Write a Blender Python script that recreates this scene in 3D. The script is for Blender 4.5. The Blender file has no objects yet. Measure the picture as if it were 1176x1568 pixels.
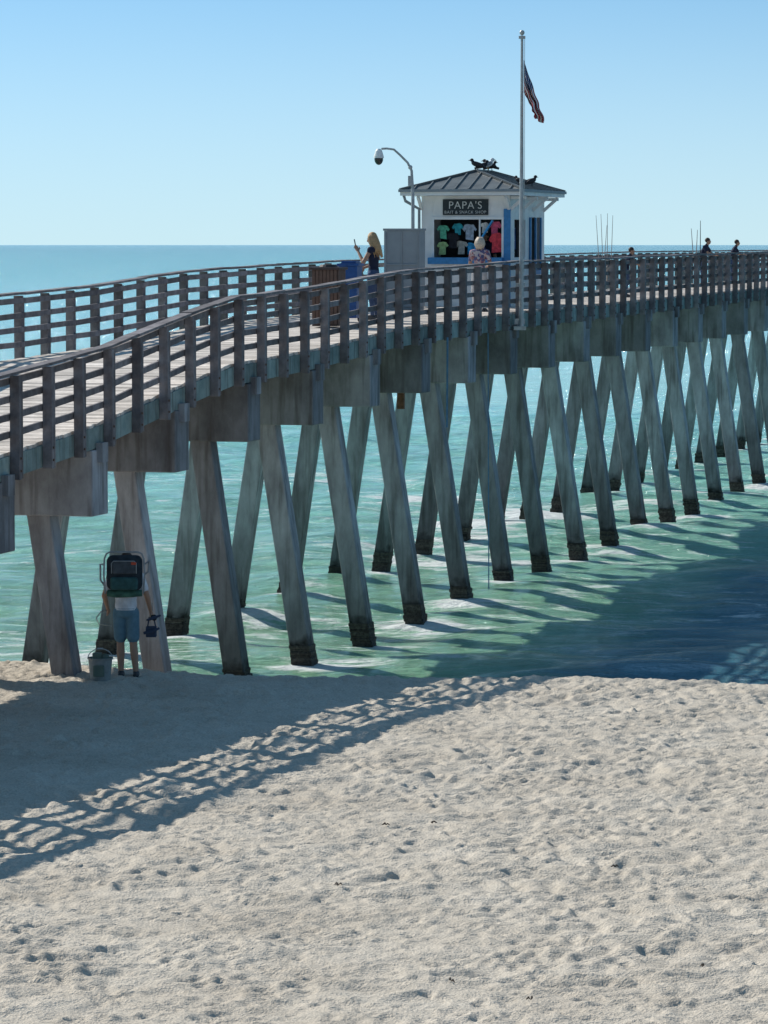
import bpy, bmesh, math, random
import numpy as np
from mathutils import Vector, Matrix
random.seed(7); np.random.seed(7)
scene=bpy.context.scene
CAMZ=6.2; F=5440.0; WATER=-1.15
# ------------------------------------------------------------ materials
def newmat(name):
    m=bpy.data.materials.new(name); m.use_nodes=True
    nt=m.node_tree; b=nt.nodes['Principled BSDF']; return m,nt,b
def N(nt,t,**k):
    n=nt.nodes.new(t)
    for a,v in k.items(): setattr(n,a,v)
    return n
def plain(name,col,rough=0.6,metal=0.0,var=0.15,scale=12,spec=0.3):
    m,nt,b=newmat(name)
    tc=N(nt,'ShaderNodeTexCoord'); no=N(nt,'ShaderNodeTexNoise'); no.inputs['Scale'].default_value=scale
    no.inputs['Detail'].default_value=4
    nt.links.new(tc.outputs['Object'],no.inputs['Vector'])
    mr=N(nt,'ShaderNodeMapRange'); mr.inputs['From Min'].default_value=.3; mr.inputs['From Max'].default_value=.7
    mr.inputs['To Min'].default_value=1-var; mr.inputs['To Max'].default_value=1+var
    nt.links.new(no.outputs['Fac'],mr.inputs['Value'])
    mx=N(nt,'ShaderNodeVectorMath',operation='SCALE'); mx.inputs[0].default_value=col[:3]
    nt.links.new(mr.outputs[0],mx.inputs['Scale'])
    nt.links.new(mx.outputs[0],b.inputs['Base Color'])
    b.inputs['Roughness'].default_value=rough; b.inputs['Metallic'].default_value=metal
    b.inputs['Specular IOR Level'].default_value=spec
    return m
def weathered(name,c1,c2,scale=3.0,bump=.3,rough=.85,tidal=False,stretch=(1,1,1),stain=0.0):
    m,nt,b=newmat(name)
    geo=N(nt,'ShaderNodeNewGeometry')
    mp=N(nt,'ShaderNodeMapping'); mp.inputs['Scale'].default_value=stretch
    nt.links.new(geo.outputs['Position'],mp.inputs['Vector'])
    n1=N(nt,'ShaderNodeTexNoise'); n1.inputs['Scale'].default_value=scale; n1.inputs['Detail'].default_value=7; n1.inputs['Roughness'].default_value=.65
    nt.links.new(mp.outputs[0],n1.inputs['Vector'])
    cr=N(nt,'ShaderNodeValToRGB'); cr.color_ramp.elements[0].position=.35; cr.color_ramp.elements[1].position=.68
    cr.color_ramp.elements[0].color=(*c1,1); cr.color_ramp.elements[1].color=(*c2,1)
    nt.links.new(n1.outputs['Fac'],cr.inputs['Fac'])
    at=N(nt,'ShaderNodeAttribute',attribute_name='tint')
    mr=N(nt,'ShaderNodeMapRange'); mr.inputs['To Min'].default_value=.66; mr.inputs['To Max'].default_value=1.25
    nt.links.new(at.outputs['Fac'],mr.inputs['Value'])
    sc=N(nt,'ShaderNodeVectorMath',operation='SCALE'); nt.links.new(cr.outputs[0],sc.inputs[0]); nt.links.new(mr.outputs[0],sc.inputs['Scale'])
    last=sc.outputs[0]
    if stain:
        m9=N(nt,'ShaderNodeMapping'); m9.inputs['Scale'].default_value=(9,9,.7); nt.links.new(geo.outputs['Position'],m9.inputs['Vector'])
        n9=N(nt,'ShaderNodeTexNoise'); n9.inputs['Scale'].default_value=1.0; n9.inputs['Detail'].default_value=5; nt.links.new(m9.outputs[0],n9.inputs['Vector'])
        r9=N(nt,'ShaderNodeMapRange'); r9.inputs['From Min'].default_value=.50; r9.inputs['From Max'].default_value=.70; r9.inputs['To Max'].default_value=stain; nt.links.new(n9.outputs['Fac'],r9.inputs['Value'])
        x9=N(nt,'ShaderNodeMix',data_type='RGBA'); x9.inputs['B'].default_value=(.07,.055,.045,1); nt.links.new(r9.outputs[0],x9.inputs['Factor']); nt.links.new(last,x9.inputs['A']); last=x9.outputs['Result']
    n2=N(nt,'ShaderNodeTexNoise'); n2.inputs['Scale'].default_value=28; n2.inputs['Detail'].default_value=5
    nt.links.new(mp.outputs[0],n2.inputs['Vector'])
    if tidal:
        sx=N(nt,'ShaderNodeSeparateXYZ'); nt.links.new(geo.outputs['Position'],sx.inputs[0])
        nz=N(nt,'ShaderNodeTexNoise'); nz.inputs['Scale'].default_value=5; nt.links.new(geo.outputs['Position'],nz.inputs['Vector'])
        ad=N(nt,'ShaderNodeMath',operation='MULTIPLY_ADD'); ad.inputs[1].default_value=.5
        nt.links.new(nz.outputs['Fac'],ad.inputs[0]); nt.links.new(sx.outputs['Z'],ad.inputs[2])
        m1=N(nt,'ShaderNodeMapRange'); m1.inputs['From Min'].default_value=WATER+.58; m1.inputs['From Max'].default_value=WATER+.80
        nt.links.new(ad.outputs[0],m1.inputs['Value'])
        mx=N(nt,'ShaderNodeMix',data_type='RGBA'); mx.inputs['A'].default_value=(.03,.032,.03,1)
        nt.links.new(m1.outputs[0],mx.inputs['Factor']); nt.links.new(last,mx.inputs['B'])
        m2=N(nt,'ShaderNodeMapRange'); m2.inputs['From Min'].default_value=WATER+.7; m2.inputs['From Max'].default_value=WATER+2.8
        m2.inputs['To Min'].default_value=.38; m2.inputs['To Max'].default_value=1
        nt.links.new(ad.outputs[0],m2.inputs['Value'])
        s2=N(nt,'ShaderNodeVectorMath',operation='SCALE'); nt.links.new(mx.outputs['Result'],s2.inputs[0]); nt.links.new(m2.outputs[0],s2.inputs['Scale'])
        last=s2.outputs[0]
    nt.links.new(last,b.inputs['Base Color'])
    b.inputs['Roughness'].default_value=rough; b.inputs['Specular IOR Level'].default_value=.25
    bp=N(nt,'ShaderNodeBump'); bp.inputs['Strength'].default_value=bump; bp.inputs['Distance'].default_value=.02
    nt.links.new(n2.outputs['Fac'],bp.inputs['Height']); nt.links.new(bp.outputs[0],b.inputs['Normal'])
    return m
M_pile=weathered('concrete_pile',(.26,.255,.265),(.48,.49,.51),2.2,.5,.85,True,(1.5,1.5,.5),.55)
M_cap=weathered('concrete_cap',(.18,.18,.19),(.39,.40,.42),1.6,.4,.85,False,(1,1,.6),.6)
M_fascia=weathered('fascia_board',(.17,.24,.23),(.33,.41,.39),2.5,.3,stain=.6)
M_rail=weathered('weathered_rail_wood',(.15,.135,.14),(.29,.27,.275),4,.4,stain=.3)
M_deck=weathered('weathered_deck_wood',(.54,.48,.42),(.74,.67,.60),5,.4)
M_barn=weathered('barnacle_crust',(.025,.022,.02),(.09,.085,.07),18,1.0)
def emp(name,loc=(0,0,0),rz=0):
    e=bpy.data.objects.new(name,None); scene.collection.objects.link(e); e.location=loc; e.rotation_euler=(0,0,rz); e.empty_display_size=.3
    return e
class MB:
    def __init__(s): s.v=[];s.f=[];s.t=[];s.m=[]
    def add(s,vs,fs,tint=None,mi=0):
        o=len(s.v); t=random.random() if tint is None else tint
        s.v+= [tuple(p) for p in vs]; s.t+=[t]*len(vs)
        s.f+=[tuple(i+o for i in f) for f in fs]; s.m+=[mi]*len(fs)
    def boxa(s,c,X,Y,Z,hx,hy,hz,tint=None,mi=0):
        c=Vector(c);vs=[]
        for a,b_,d in((-1,-1,-1),(1,-1,-1),(1,1,-1),(-1,1,-1),(-1,-1,1),(1,-1,1),(1,1,1),(-1,1,1)):
            vs.append(c+X*(a*hx)+Y*(b_*hy)+Z*(d*hz))
        s.add(vs,[(0,3,2,1),(4,5,6,7),(0,1,5,4),(1,2,6,5),(2,3,7,6),(3,0,4,7)],tint,mi)
    def box(s,x0,x1,y0,y1,z0,z1,tint=None,mi=0):
        s.boxa(((x0+x1)/2,(y0+y1)/2,(z0+z1)/2),Vector((1,0,0)),Vector((0,1,0)),Vector((0,0,1)),abs(x1-x0)/2,abs(y1-y0)/2,abs(z1-z0)/2,tint,mi)
    def beam(s,p1,p2,w,h,tint=None,mi=0,up=Vector((0,0,1))):
        p1=Vector(p1);p2=Vector(p2);d=(p2-p1);L=d.length;d.normalize()
        sd=d.cross(up).normalized();u=sd.cross(d)
        s.boxa((p1+p2)/2,d,sd,u,L/2,w/2,h/2,tint,mi)
    def tube(s,pts,rs,n=8,tint=None,mi=0,cap=True):
        pts=[Vector(p) for p in pts]; vs=[];fs=[]
        ref=None
        for i,p in enumerate(pts):
            d=(pts[min(i+1,len(pts)-1)]-pts[max(i-1,0)]).normalized()
            if ref is None:
                ref=Vector((1,0,0)) if abs(d.x)<.8 else Vector((0,1,0))
            a=(ref-d*ref.dot(d)).normalized(); b_=d.cross(a); ref=a
            for k in range(n):
                t=2*math.pi*k/n; vs.append(p+(a*math.cos(t)+b_*math.sin(t))*rs[i])
        for i in range(len(pts)-1):
            for k in range(n):
                fs.append((i*n+k,i*n+(k+1)%n,(i+1)*n+(k+1)%n,(i+1)*n+k))
        if cap:
            fs.append(tuple(range(n))[::-1]); fs.append(tuple((len(pts)-1)*n+k for k in range(n)))
        s.add(vs,fs,tint,mi)
    def ell(s,c,r,nu=14,nv=9,mat=None,tint=None,mi=0):
        c=Vector(c);vs=[];fs=[]
        def P(v):
            v=Vector((v[0]*r[0],v[1]*r[1],v[2]*r[2]))
            return c+(mat@v if mat else v)
        vs.append(P((0,0,-1)))
        for j in range(1,nv):
            a=-math.pi/2+math.pi*j/nv
            for k in range(nu):
                t=2*math.pi*k/nu; vs.append(P((math.cos(a)*math.cos(t),math.cos(a)*math.sin(t),math.sin(a))))
        vs.append(P((0,0,1)));top=len(vs)-1
        for k in range(nu):
            fs.append((0,1+(k+1)%nu,1+k)); fs.append((top,top-nu+k,top-nu+(k+1)%nu))
        for j in range(nv-2):
            for k in range(nu):
                a=1+j*nu+k;b_=1+j*nu+(k+1)%nu; fs.append((a,b_,b_+nu,a+nu))
        s.add(vs,fs,tint,mi)
    def obj(s,name,mats,parent=None,smooth=False,bevel=0,seg=2):
        me=bpy.data.meshes.new(name); me.from_pydata(s.v,[],s.f)
        at=me.attributes.new('tint','FLOAT','POINT'); at.data.foreach_set('value',s.t)
        for m in mats: me.materials.append(m)
        me.polygons.foreach_set('material_index',s.m)
        if smooth: me.polygons.foreach_set('use_smooth',[True]*len(s.f))
        me.update(); o=bpy.data.objects.new(name,me); scene.collection.objects.link(o)
        if parent: o.parent=parent
        if bevel:
            b=o.modifiers.new('b','BEVEL'); b.width=bevel; b.segments=seg; b.limit_method='ANGLE'
        return o
# ------------------------------------------------------------ noise helper
def vnoise(x,y,scale,seed):
    r=np.random.RandomState(seed); G=r.rand(512,512)
    u=x/scale; v=y/scale
    iu=np.floor(u).astype(int); iv=np.floor(v).astype(int); fu=u-iu; fv=v-iv
    fu=fu*fu*(3-2*fu); fv=fv*fv*(3-2*fv)
    a=G[iu%512,iv%512];b=G[(iu+1)%512,iv%512];c=G[iu%512,(iv+1)%512];d=G[(iu+1)%512,(iv+1)%512]
    return (a*(1-fu)+b*fu)*(1-fv)+(c*(1-fu)+d*fu)*fv-.5
def gridmesh(name,xs,ys,Z,mat,attr=None):
    nx,ny=len(xs),len(ys)
    co=np.empty((ny,nx,3),dtype=np.float32); co[:,:,0]=xs[None,:]; co[:,:,1]=ys[:,None]; co[:,:,2]=Z
    idx=np.arange(nx*ny).reshape(ny,nx)
    f=np.stack([idx[:-1,:-1],idx[:-1,1:],idx[1:,1:],idx[1:,:-1]],-1).reshape(-1,4)
    me=bpy.data.meshes.new(name); me.vertices.add(nx*ny); me.vertices.foreach_set('co',co.ravel())
    me.loops.add(f.size); me.loops.foreach_set('vertex_index',f.ravel().astype(np.int32))
    me.polygons.add(len(f)); me.polygons.foreach_set('loop_start',np.arange(0,f.size,4,dtype=np.int32))
    me.polygons.foreach_set('loop_total',np.full(len(f),4,dtype=np.int32))
    me.polygons.foreach_set('use_smooth',np.ones(len(f),dtype=bool))
    me.update(calc_edges=True); me.validate(); me.materials.append(mat)
    if attr is not None:
        at=me.attributes.new('foam','FLOAT','POINT'); at.data.foreach_set('value',attr.astype(np.float32).ravel())
    o=bpy.data.objects.new(name,me); scene.collection.objects.link(o); return o
def axis(lo,hi,step,outlo,outhi,g=1.35):
    a=list(np.arange(lo,hi+step/2,step)); s=step; x=a[-1]
    while x<outhi: s*=g; x+=s; a.append(x)
    s=step; x=a[0]; pre=[]
    while x>outlo: s*=g; x-=s; pre.append(x)
    return np.array(pre[::-1]+a)
# ------------------------------------------------------------ sand
def crest(x): return 50.7-.22*np.clip(x,-12,30)+.25*np.sin(x*.7)
def sand_base(x,y):
    d=y-crest(x)
    s=np.where(d>0, -0.27*(np.sqrt(d*d+.35)-.59), 0)
    s=np.maximum(s,-5)
    return s+vnoise(x,y,5.0,3)*.10*(np.abs(d)<60)
def build_sand():
    sx_,sy_=.030,.034
    xs=axis(-8.5,9.0,sx_,-3000,3000); ys=axis(25.5,53.0,sy_,-800,110,1.3)
    X,Y=np.meshgrid(xs,ys); Z=sand_base(X,Y)
    fine=((X>-9.5)&(X<10)&(Y>24)&(Y<56)).astype(float)
    wx=X+vnoise(X,Y,.5,21)*.35; wy=Y+vnoise(X,Y,.5,22)*.35
    amp=1+.7*vnoise(X,Y,2.2,31)
    Z+=fine*(vnoise(wx,wy,1.3,11)*.05+vnoise(wx,wy,.45,12)*.045+amp*(vnoise(wx,wy*.85,.17,13)*.056+vnoise(wx,wy,.09,14)*.032))
    r=np.random.RandomState(5)
    x0=np.searchsorted(xs,-8.5); y0=np.searchsorted(ys,25.5); R=8
    for i in range(15000):
        cx=r.uniform(-8,8.6); cy=r.uniform(26,52.6)
        ix=x0+int((cx+8.5)/sx_); iy=y0+int((cy-25.5)/sy_)
        sx=slice(max(ix-R,0),ix+R+1); sy=slice(max(iy-R,0),iy+R+1)
        dx=xs[sx][None,:]-cx; dy=ys[sy][:,None]-cy
        a=r.normal(.5,.9); ca,sa=math.cos(a),math.sin(a)
        u=dx*ca+dy*sa; v=-dx*sa+dy*ca
        l=r.uniform(.05,.095); w=r.uniform(.03,.055)
        q=(u/l)**2+(v/w)**2; dep=r.uniform(.004,.020)*(1.5 if r.rand()<.06 else 1)
        Z[sy,sx]+= -dep*np.exp(-q*1.1)+dep*.5*np.exp(-(np.sqrt(q)-1.75)**2*3.0)
    m,nt,b=newmat('beach_sand')
    geo=N(nt,'ShaderNodeNewGeometry')
    n1=N(nt,'ShaderNodeTexNoise'); n1.inputs['Scale'].default_value=.6; n1.inputs['Detail'].default_value=8; n1.inputs['Roughness'].default_value=.7
    nt.links.new(geo.outputs['Position'],n1.inputs['Vector'])
    cr=N(nt,'ShaderNodeValToRGB'); cr.color_ramp.elements[0].position=.3; cr.color_ramp.elements[1].position=.72
    cr.color_ramp.elements[0].color=(.51,.445,.36,1); cr.color_ramp.elements[1].color=(.67,.60,.50,1)
    nt.links.new(n1.outputs['Fac'],cr.inputs['Fac'])
    n3=N(nt,'ShaderNodeTexNoise'); n3.inputs['Scale'].default_value=38; n3.inputs['Detail'].default_value=5
    nt.links.new(geo.outputs['Position'],n3.inputs['Vector'])
    mr=N(nt,'ShaderNodeMapRange'); mr.inputs['From Min'].default_value=.3; mr.inputs['From Max'].default_value=.7; mr.inputs['To Min'].default_value=.78; mr.inputs['To Max'].default_value=1.12
    nt.links.new(n3.outputs['Fac'],mr.inputs['Value'])
    sc=N(nt,'ShaderNodeVectorMath',operation='SCALE'); nt.links.new(cr.outputs[0],sc.inputs[0]); nt.links.new(mr.outputs[0],sc.inputs['Scale'])
    nt.links.new(sc.outputs[0],b.inputs['Base Color']); b.inputs['Roughness'].default_value=.95; b.inputs['Specular IOR Level'].default_value=.1
    bp=N(nt,'ShaderNodeBump'); bp.inputs['Strength'].default_value=.7; bp.inputs['Distance'].default_value=.035
    nt.links.new(n3.outputs['Fac'],bp.inputs['Height']); nt.links.new(bp.outputs[0],b.inputs['Normal'])
    gridmesh('beach_sand',xs,ys,Z,m)
build_sand()
# ------------------------------------------------------------ pier frame of reference
A=Vector((.266,.964,0)).normalized(); C=Vector((-.964,.266,0)).normalized(); UP=Vector((0,0,1))
PW=4.1
rD=[10,30,42,47.4,51,54.5,57,61.5,67,76,90,109,400]; rV=[4.3,3.1,2.05,1.74,1.5,1.10,.85,.74,.50,.37,.31,.23,.2]
def railz(D): return CAMZ-float(np.interp(D,rD,rV))
def deckz(D): return railz(D)-1.07
def PP(D,c,z): return Vector((-18.18+.2759*D-.964*c, D+.266*c, z))
BS=3.55; PS=BS/3
bents=[51+BS*k for k in range(-9,38)]
def pile_xy(D,side,z):
    zb=deckz(D)-1.32; H=zb-z; ct=.88 if side==0 else PW-.88; sg=1 if side==0 else -1
    return PP(D,ct-sg*.155*H,z)
# ------------------------------------------------------------ sea
def build_sea():
    xs=axis(-25,45,.20,-30000,30000,1.25); ys=axis(49.5,150,.125,49,30000,1.12)
    X,Y=np.meshgrid(xs,ys); Z=np.zeros_like(X)
    r=np.random.RandomState(9)
    dx=np.gradient(xs)[None,:]; dy=np.gradient(ys)[:,None]
    for i in range(46):
        lam=.55*1.075**i; a=math.pi/2+r.normal(0,.6)
        k=2*math.pi/lam; ph=r.uniform(0,6.28)
        fade=np.clip(lam/(3.0*np.maximum(dx,dy))-1,0,1)
        wob=vnoise(X,Y,lam*6,100+i)*5
        amp=.0070*lam**.75*(.3+1.6*np.abs(vnoise(X,Y,lam*9,300+i)+.2))
        Z+=amp*fade*np.sin(k*(X*math.cos(a)+Y*math.sin(a))+ph+wob)
    foam=np.zeros_like(X)
    for D in bents:
        if D<57 or D>150: continue
        for s in(0,1):
            p=pile_xy(D,s,WATER); m_=(np.abs(xs-p.x)<3); n_=(np.abs(ys-p.y)<3)
            ix=np.where(m_)[0]; iy=np.where(n_)[0]
            if len(ix)==0 or len(iy)==0: continue
            sx=slice(ix[0],ix[-1]+1); sy=slice(iy[0],iy[-1]+1)
            d2=((xs[sx][None,:]-p.x-.15)/.85)**2+((ys[sy][:,None]-p.y+.2)/.6)**2
            foam[sy,sx]=np.maximum(foam[sy,sx],.22*np.exp(-d2))
    for cx,cy,rx,ry,a in((2.3,91.5,1.3,2.2,.50),(4.3,97,1.1,1.8,.42),(-1.5,76,1.4,.9,.18),(8.5,104,2.4,1.8,.26),(1.0,83,2.4,.6,.2),(-4,110,4,2.5,.18),(6.2,58.6,1.6,1.0,.13),(-6.3,57.5,2,1.2,.18),(1.2,101,1.8,1.8,.28),(6.6,99,1.6,1.0,.22)):
        foam=np.maximum(foam,a*np.exp(-((X-cx)/rx)**2-((Y-cy)/ry)**2))
    Z=Z+WATER+foam*.35
    m,nt,b=newmat('sea_water')
    geo=N(nt,'ShaderNodeNewGeometry'); sx=N(nt,'ShaderNodeSeparateXYZ'); nt.links.new(geo.outputs['Position'],sx.inputs[0])
    def noise(sc,stretch,det=5,rough=.6):
        mp=N(nt,'ShaderNodeMapping'); mp.inputs['Scale'].default_value=stretch; nt.links.new(geo.outputs['Position'],mp.inputs['Vector'])
        n=N(nt,'ShaderNodeTexNoise'); n.inputs['Scale'].default_value=sc; n.inputs['Detail'].default_value=det; n.inputs['Roughness'].default_value=rough
        nt.links.new(mp.outputs[0],n.inputs['Vector']); return n
    def mth(op,a,b_=None,c_=None):
        n=N(nt,'ShaderNodeMath',operation=op)
        for i,x in enumerate((a,b_,c_)):
            if x is None: continue
            if isinstance(x,(int,float)): n.inputs[i].default_value=x
            else: nt.links.new(x,n.inputs[i])
        return n.outputs[0]
    nw=noise(.12,(.3,1,1),4)
    wy=mth('MULTIPLY_ADD',nw.outputs['Fac'],26.0,sx.outputs['Y'])
    lg=mth('LOGARITHM',wy,10.0)
    mr=N(nt,'ShaderNodeMapRange'); mr.inputs['From Min'].default_value=1.8; mr.inputs['From Max'].default_value=3.8; nt.links.new(lg,mr.inputs['Value'])
    cr=N(nt,'ShaderNodeValToRGB'); E=cr.color_ramp.elements
    E[0].position=0; E[0].color=(.33,.60,.36,1); E[1].position=1; E[1].color=(.02,.26,.31,1)
    for p,c in((.07,(.31,.63,.42)),(.13,(.36,.80,.64)),(.22,(.42,.95,.90)),(.38,(.28,.82,.88)),(.56,(.08,.52,.57))):
        e=E.new(p); e.color=(*c,1)
    nt.links.new(mr.outputs[0],cr.inputs['Fac'])
    ns=noise(.9,(.35,1.3,1),6,.65)
    m2=N(nt,'ShaderNodeMapRange'); m2.inputs['From Min'].default_value=.3; m2.inputs['From Max'].default_value=.7; m2.inputs['To Min'].default_value=.62; m2.inputs['To Max'].default_value=1.25
    nt.links.new(ns.outputs['Fac'],m2.inputs['Value'])
    sc=N(nt,'ShaderNodeVectorMath',operation='SCALE'); nt.links.new(cr.outputs[0],sc.inputs[0]); nt.links.new(m2.outputs[0],sc.inputs['Scale'])
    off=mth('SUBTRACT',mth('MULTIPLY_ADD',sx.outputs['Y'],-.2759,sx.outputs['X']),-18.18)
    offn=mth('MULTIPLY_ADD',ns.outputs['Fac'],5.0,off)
    dp=N(nt,'ShaderNodeMapRange',interpolation_type='SMOOTHSTEP'); dp.inputs['From Min'].default_value=4.8; dp.inputs['From Max'].default_value=8.4; nt.links.new(offn,dp.inputs['Value'])  # mask for the painted shadow band seaward of the near rail
    shade_y=N(nt,'ShaderNodeMapRange'); shade_y.inputs['From Min'].default_value=90; shade_y.inputs['From Max'].default_value=160; shade_y.inputs['To Min'].default_value=.90; shade_y.inputs['To Max'].default_value=0; nt.links.new(sx.outputs['Y'],shade_y.inputs['Value'])
    shade_col=N(nt,'ShaderNodeVectorMath',operation='SCALE'); shade_col.inputs[0].default_value=(.065,.23,.34); nt.links.new(m2.outputs[0],shade_col.inputs['Scale'])  # pier shadow painted into the water's base colour as darker blue
    shade_mix=N(nt,'ShaderNodeMix',data_type='RGBA'); nt.links.new(shade_col.outputs[0],shade_mix.inputs['B'])
    nt.links.new(mth('MULTIPLY',dp.outputs[0],shade_y.outputs[0]),shade_mix.inputs['Factor']); nt.links.new(sc.outputs[0],shade_mix.inputs['A'])
    nf=noise(1.6,(.45,1.2,1),9,.72); nb=noise(.11,(.6,1,1),3)
    fo=N(nt,'ShaderNodeAttribute',attribute_name='foam')
    ad=mth('MULTIPLY_ADD',nb.outputs['Fac'],.55,nf.outputs['Fac'])
    fy=N(nt,'ShaderNodeMapRange'); fy.inputs['From Min'].default_value=110; fy.inputs['From Max'].default_value=180; fy.inputs['To Min'].default_value=0; fy.inputs['To Max'].default_value=-.2
    nt.links.new(sx.outputs['Y'],fy.inputs['Value'])
    a2=mth('ADD',mth('ADD',ad,fy.outputs[0]),fo.outputs['Fac'])
    a2=mth('MULTIPLY_ADD',dp.outputs[0],-.05,a2)
    fm=N(nt,'ShaderNodeMapRange'); fm.inputs['From Min'].default_value=.855; fm.inputs['From Max'].default_value=.975
    nt.links.new(a2,fm.inputs['Value'])
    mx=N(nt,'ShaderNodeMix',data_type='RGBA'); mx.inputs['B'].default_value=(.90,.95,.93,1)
    nt.links.new(fm.outputs[0],mx.inputs['Factor']); nt.links.new(shade_mix.outputs['Result'],mx.inputs['A'])
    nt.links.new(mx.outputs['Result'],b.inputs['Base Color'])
    rr=N(nt,'ShaderNodeMapRange'); rr.inputs['To Min'].default_value=.10; rr.inputs['To Max'].default_value=.7
    nt.links.new(fm.outputs[0],rr.inputs['Value']); nt.links.new(rr.outputs[0],b.inputs['Roughness'])
    b.inputs['IOR'].default_value=1.33
    w1=noise(2.6,(.5,1,1),7,.66); w2=noise(.55,(.4,1,1),4,.55)
    hh=mth('MULTIPLY_ADD',w2.outputs['Fac'],1.3,w1.outputs['Fac'])
    bp=N(nt,'ShaderNodeBump'); bp.inputs['Strength'].default_value=1.0; bp.inputs['Distance'].default_value=.50
    nt.links.new(hh,bp.inputs['Height']); nt.links.new(bp.outputs[0],b.inputs['Normal'])
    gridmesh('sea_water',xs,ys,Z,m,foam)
build_sea()
# ------------------------------------------------------------ pier
pier=emp('fishing_pier')
D0,D1=20.0,185.0
post=MB();rail=MB();fas=MB();deck=MB();cap=MB();pile=MB();barn=MB();strg=MB();bolt=MB()
D=D0
st=.148/1.037
while D<D1:
    z=deckz(D+st/2); sl=(deckz(D+st)-deckz(D))/.153
    al=Vector((A.x,A.y,sl)).normalized(); up=C.cross(al)*-1
    if up.z<0: up=-up
    jc=random.uniform(-.02,.02)
    deck.boxa(PP(D+st/2,PW/2+jc,z-.025+random.uniform(-.003,.003)),al,C,up,.070,PW/2-.03,.025)
    D+=st
k0=int((D0-51)/PS); k1=int((D1-51)/PS)
for k in range(k0,k1):
    Da=51+PS*k+.25; Db=Da+PS
    za,zb=railz(Da),railz(Db)
    for side in (0,1):
        cp=-.075 if side==0 else PW+.075
        cr_=.02 if side==0 else PW-.02
        sg=-1 if side==0 else 1
        jj=random.uniform(-.014,.014); ht=random.uniform(-.02,.02)
        post.boxa(PP(Da,cp,za-.72-.02),(A+UP*jj).normalized(),C,(UP-A*jj).normalized(),.045,.07,.70)
        post.boxa(PP(Da+.1,cp,za-.72-.05+ht),A,C,UP,.020,.060,.66)
        for hz in(1.15,1.32): bolt.boxa(PP(Da,cp+sg*.075,za-hz),A,C,UP,.016,.012,.016)
        j=lambda:random.uniform(-.009,.009)
        rail.beam(PP(Da-.02,cp*.5+cr_*.5+j(),za+j()),PP(Db-.03,cp*.5+cr_*.5+j(),zb+j()),.18,.038)
        for h in (.12,.36,.60,.84):
            rail.beam(PP(Da,cr_,za-h+j()),PP(Db-.008,cr_,zb-h+j()),.038,.092)
        fas.beam(PP(Da,(.02 if side==0 else PW-.02),za-1.07-.20),PP(Db-.006,(.02 if side==0 else PW-.02),zb-1.07-.20),.045,.30)
    for c in (.5,1.15,1.8,2.4,3.0,3.6):
        strg.beam(PP(Da,c,za-1.07-.21),PP(Db,c,zb-1.07-.21),.09,.30)
def batter_pile(top,bot,hw):
    vs=[]
    for p in (top,bot):
        for a,b_ in((-1,-1),(1,-1),(1,1),(-1,1)): vs.append(p+A*(a*hw)+C*(b_*hw))
    pile.add(vs,[(0,1,2,3),(7,6,5,4),(0,4,5,1),(1,5,6,2),(2,6,7,3),(3,7,4,0)])
for D in bents:
    if D<D0 or D>D1: continue
    zt=deckz(D)-.37; zb=zt-.95
    cap.boxa(PP(D,PW/2,(zt+zb)/2),A,C,UP,.33,PW/2+.03,.475)
    for s in(-.0,PW):
        sg=-1 if s==0 else 1
        strg.boxa(PP(D,s+sg*.06,zt-.04),A,C,UP,.12,.05,.14)
    for side in(0,1):
        ct=.88 if side==0 else PW-.88
        top=PP(D+random.uniform(-.06,.06),ct,zb+.05); bot=pile_xy(D,side,-5.0)+A*random.uniform(-.08,.08)+C*random.uniform(-.05,.05)
        batter_pile(top,bot,.178)
        if D>56:
            for q in range(12):
                zz=WATER-.25+q*.055; t=(zb+.05-zz)/(zb+5.05); p=top.lerp(bot,t)
                h=.180+random.uniform(0,.016)
                barn.boxa(p+A*random.uniform(-.004,.004),(A+C*random.uniform(-.08,.08)).normalized(),C,UP,h,h,.03+random.uniform(0,.012))
deck.obj('deck_planks',[M_deck],pier); post.obj('railing_posts',[M_rail],pier,bevel=.006); rail.obj('railing_boards',[M_rail],pier)
fas.obj('fascia',[M_fascia],pier); strg.obj('stringers',[M_cap],pier); cap.obj('pile_caps',[M_cap],pier,bevel=.02); pile.obj('piles',[M_pile],pier,bevel=.02); barn.obj('barnacles',[M_barn],pier,bevel=.02)
# ------------------------------------------------------------ simple mats
W=lambda n,c,**k: plain(n,c,**k)
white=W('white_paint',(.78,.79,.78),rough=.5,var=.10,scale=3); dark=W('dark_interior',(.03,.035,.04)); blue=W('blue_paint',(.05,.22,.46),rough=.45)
black=W('black_plastic',(.015,.016,.02),rough=.4); metal=W('galvanised_steel',(.45,.47,.48),rough=.4,metal=.6)
skin=W('skin',(.42,.24,.16),rough=.55,var=.06); grey=W('grey_panel',(.27,.30,.32),rough=.6,var=.08,scale=4)
bolt.obj('bolts',[W('rusty_bolt',(.12,.07,.05))],pier)
m=MB(); p=PP(74.3,.15,0); m.tube([(p.x,p.y,deckz(74)-.2),(p.x+.01,p.y,2.2),(p.x+.03,p.y,-1.3)],[.012]*3,6); p=PP(70.0,-.12,0); m.tube([(p.x,p.y,deckz(70)-.3),(p.x-.01,p.y,2.6)],[.02]*2,6); m.obj('hanging_line',[W('rope_blue',(.10,.22,.36))],pier)
m=MB(); p=PP(69.6,.62,deckz(69.6)-1.52); m.boxa(p-A*.35,A,C,UP,.04,.07,.16); m.obj('rust_bracket',[W('rust',(.22,.11,.06),var=.4)],pier)
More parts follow.
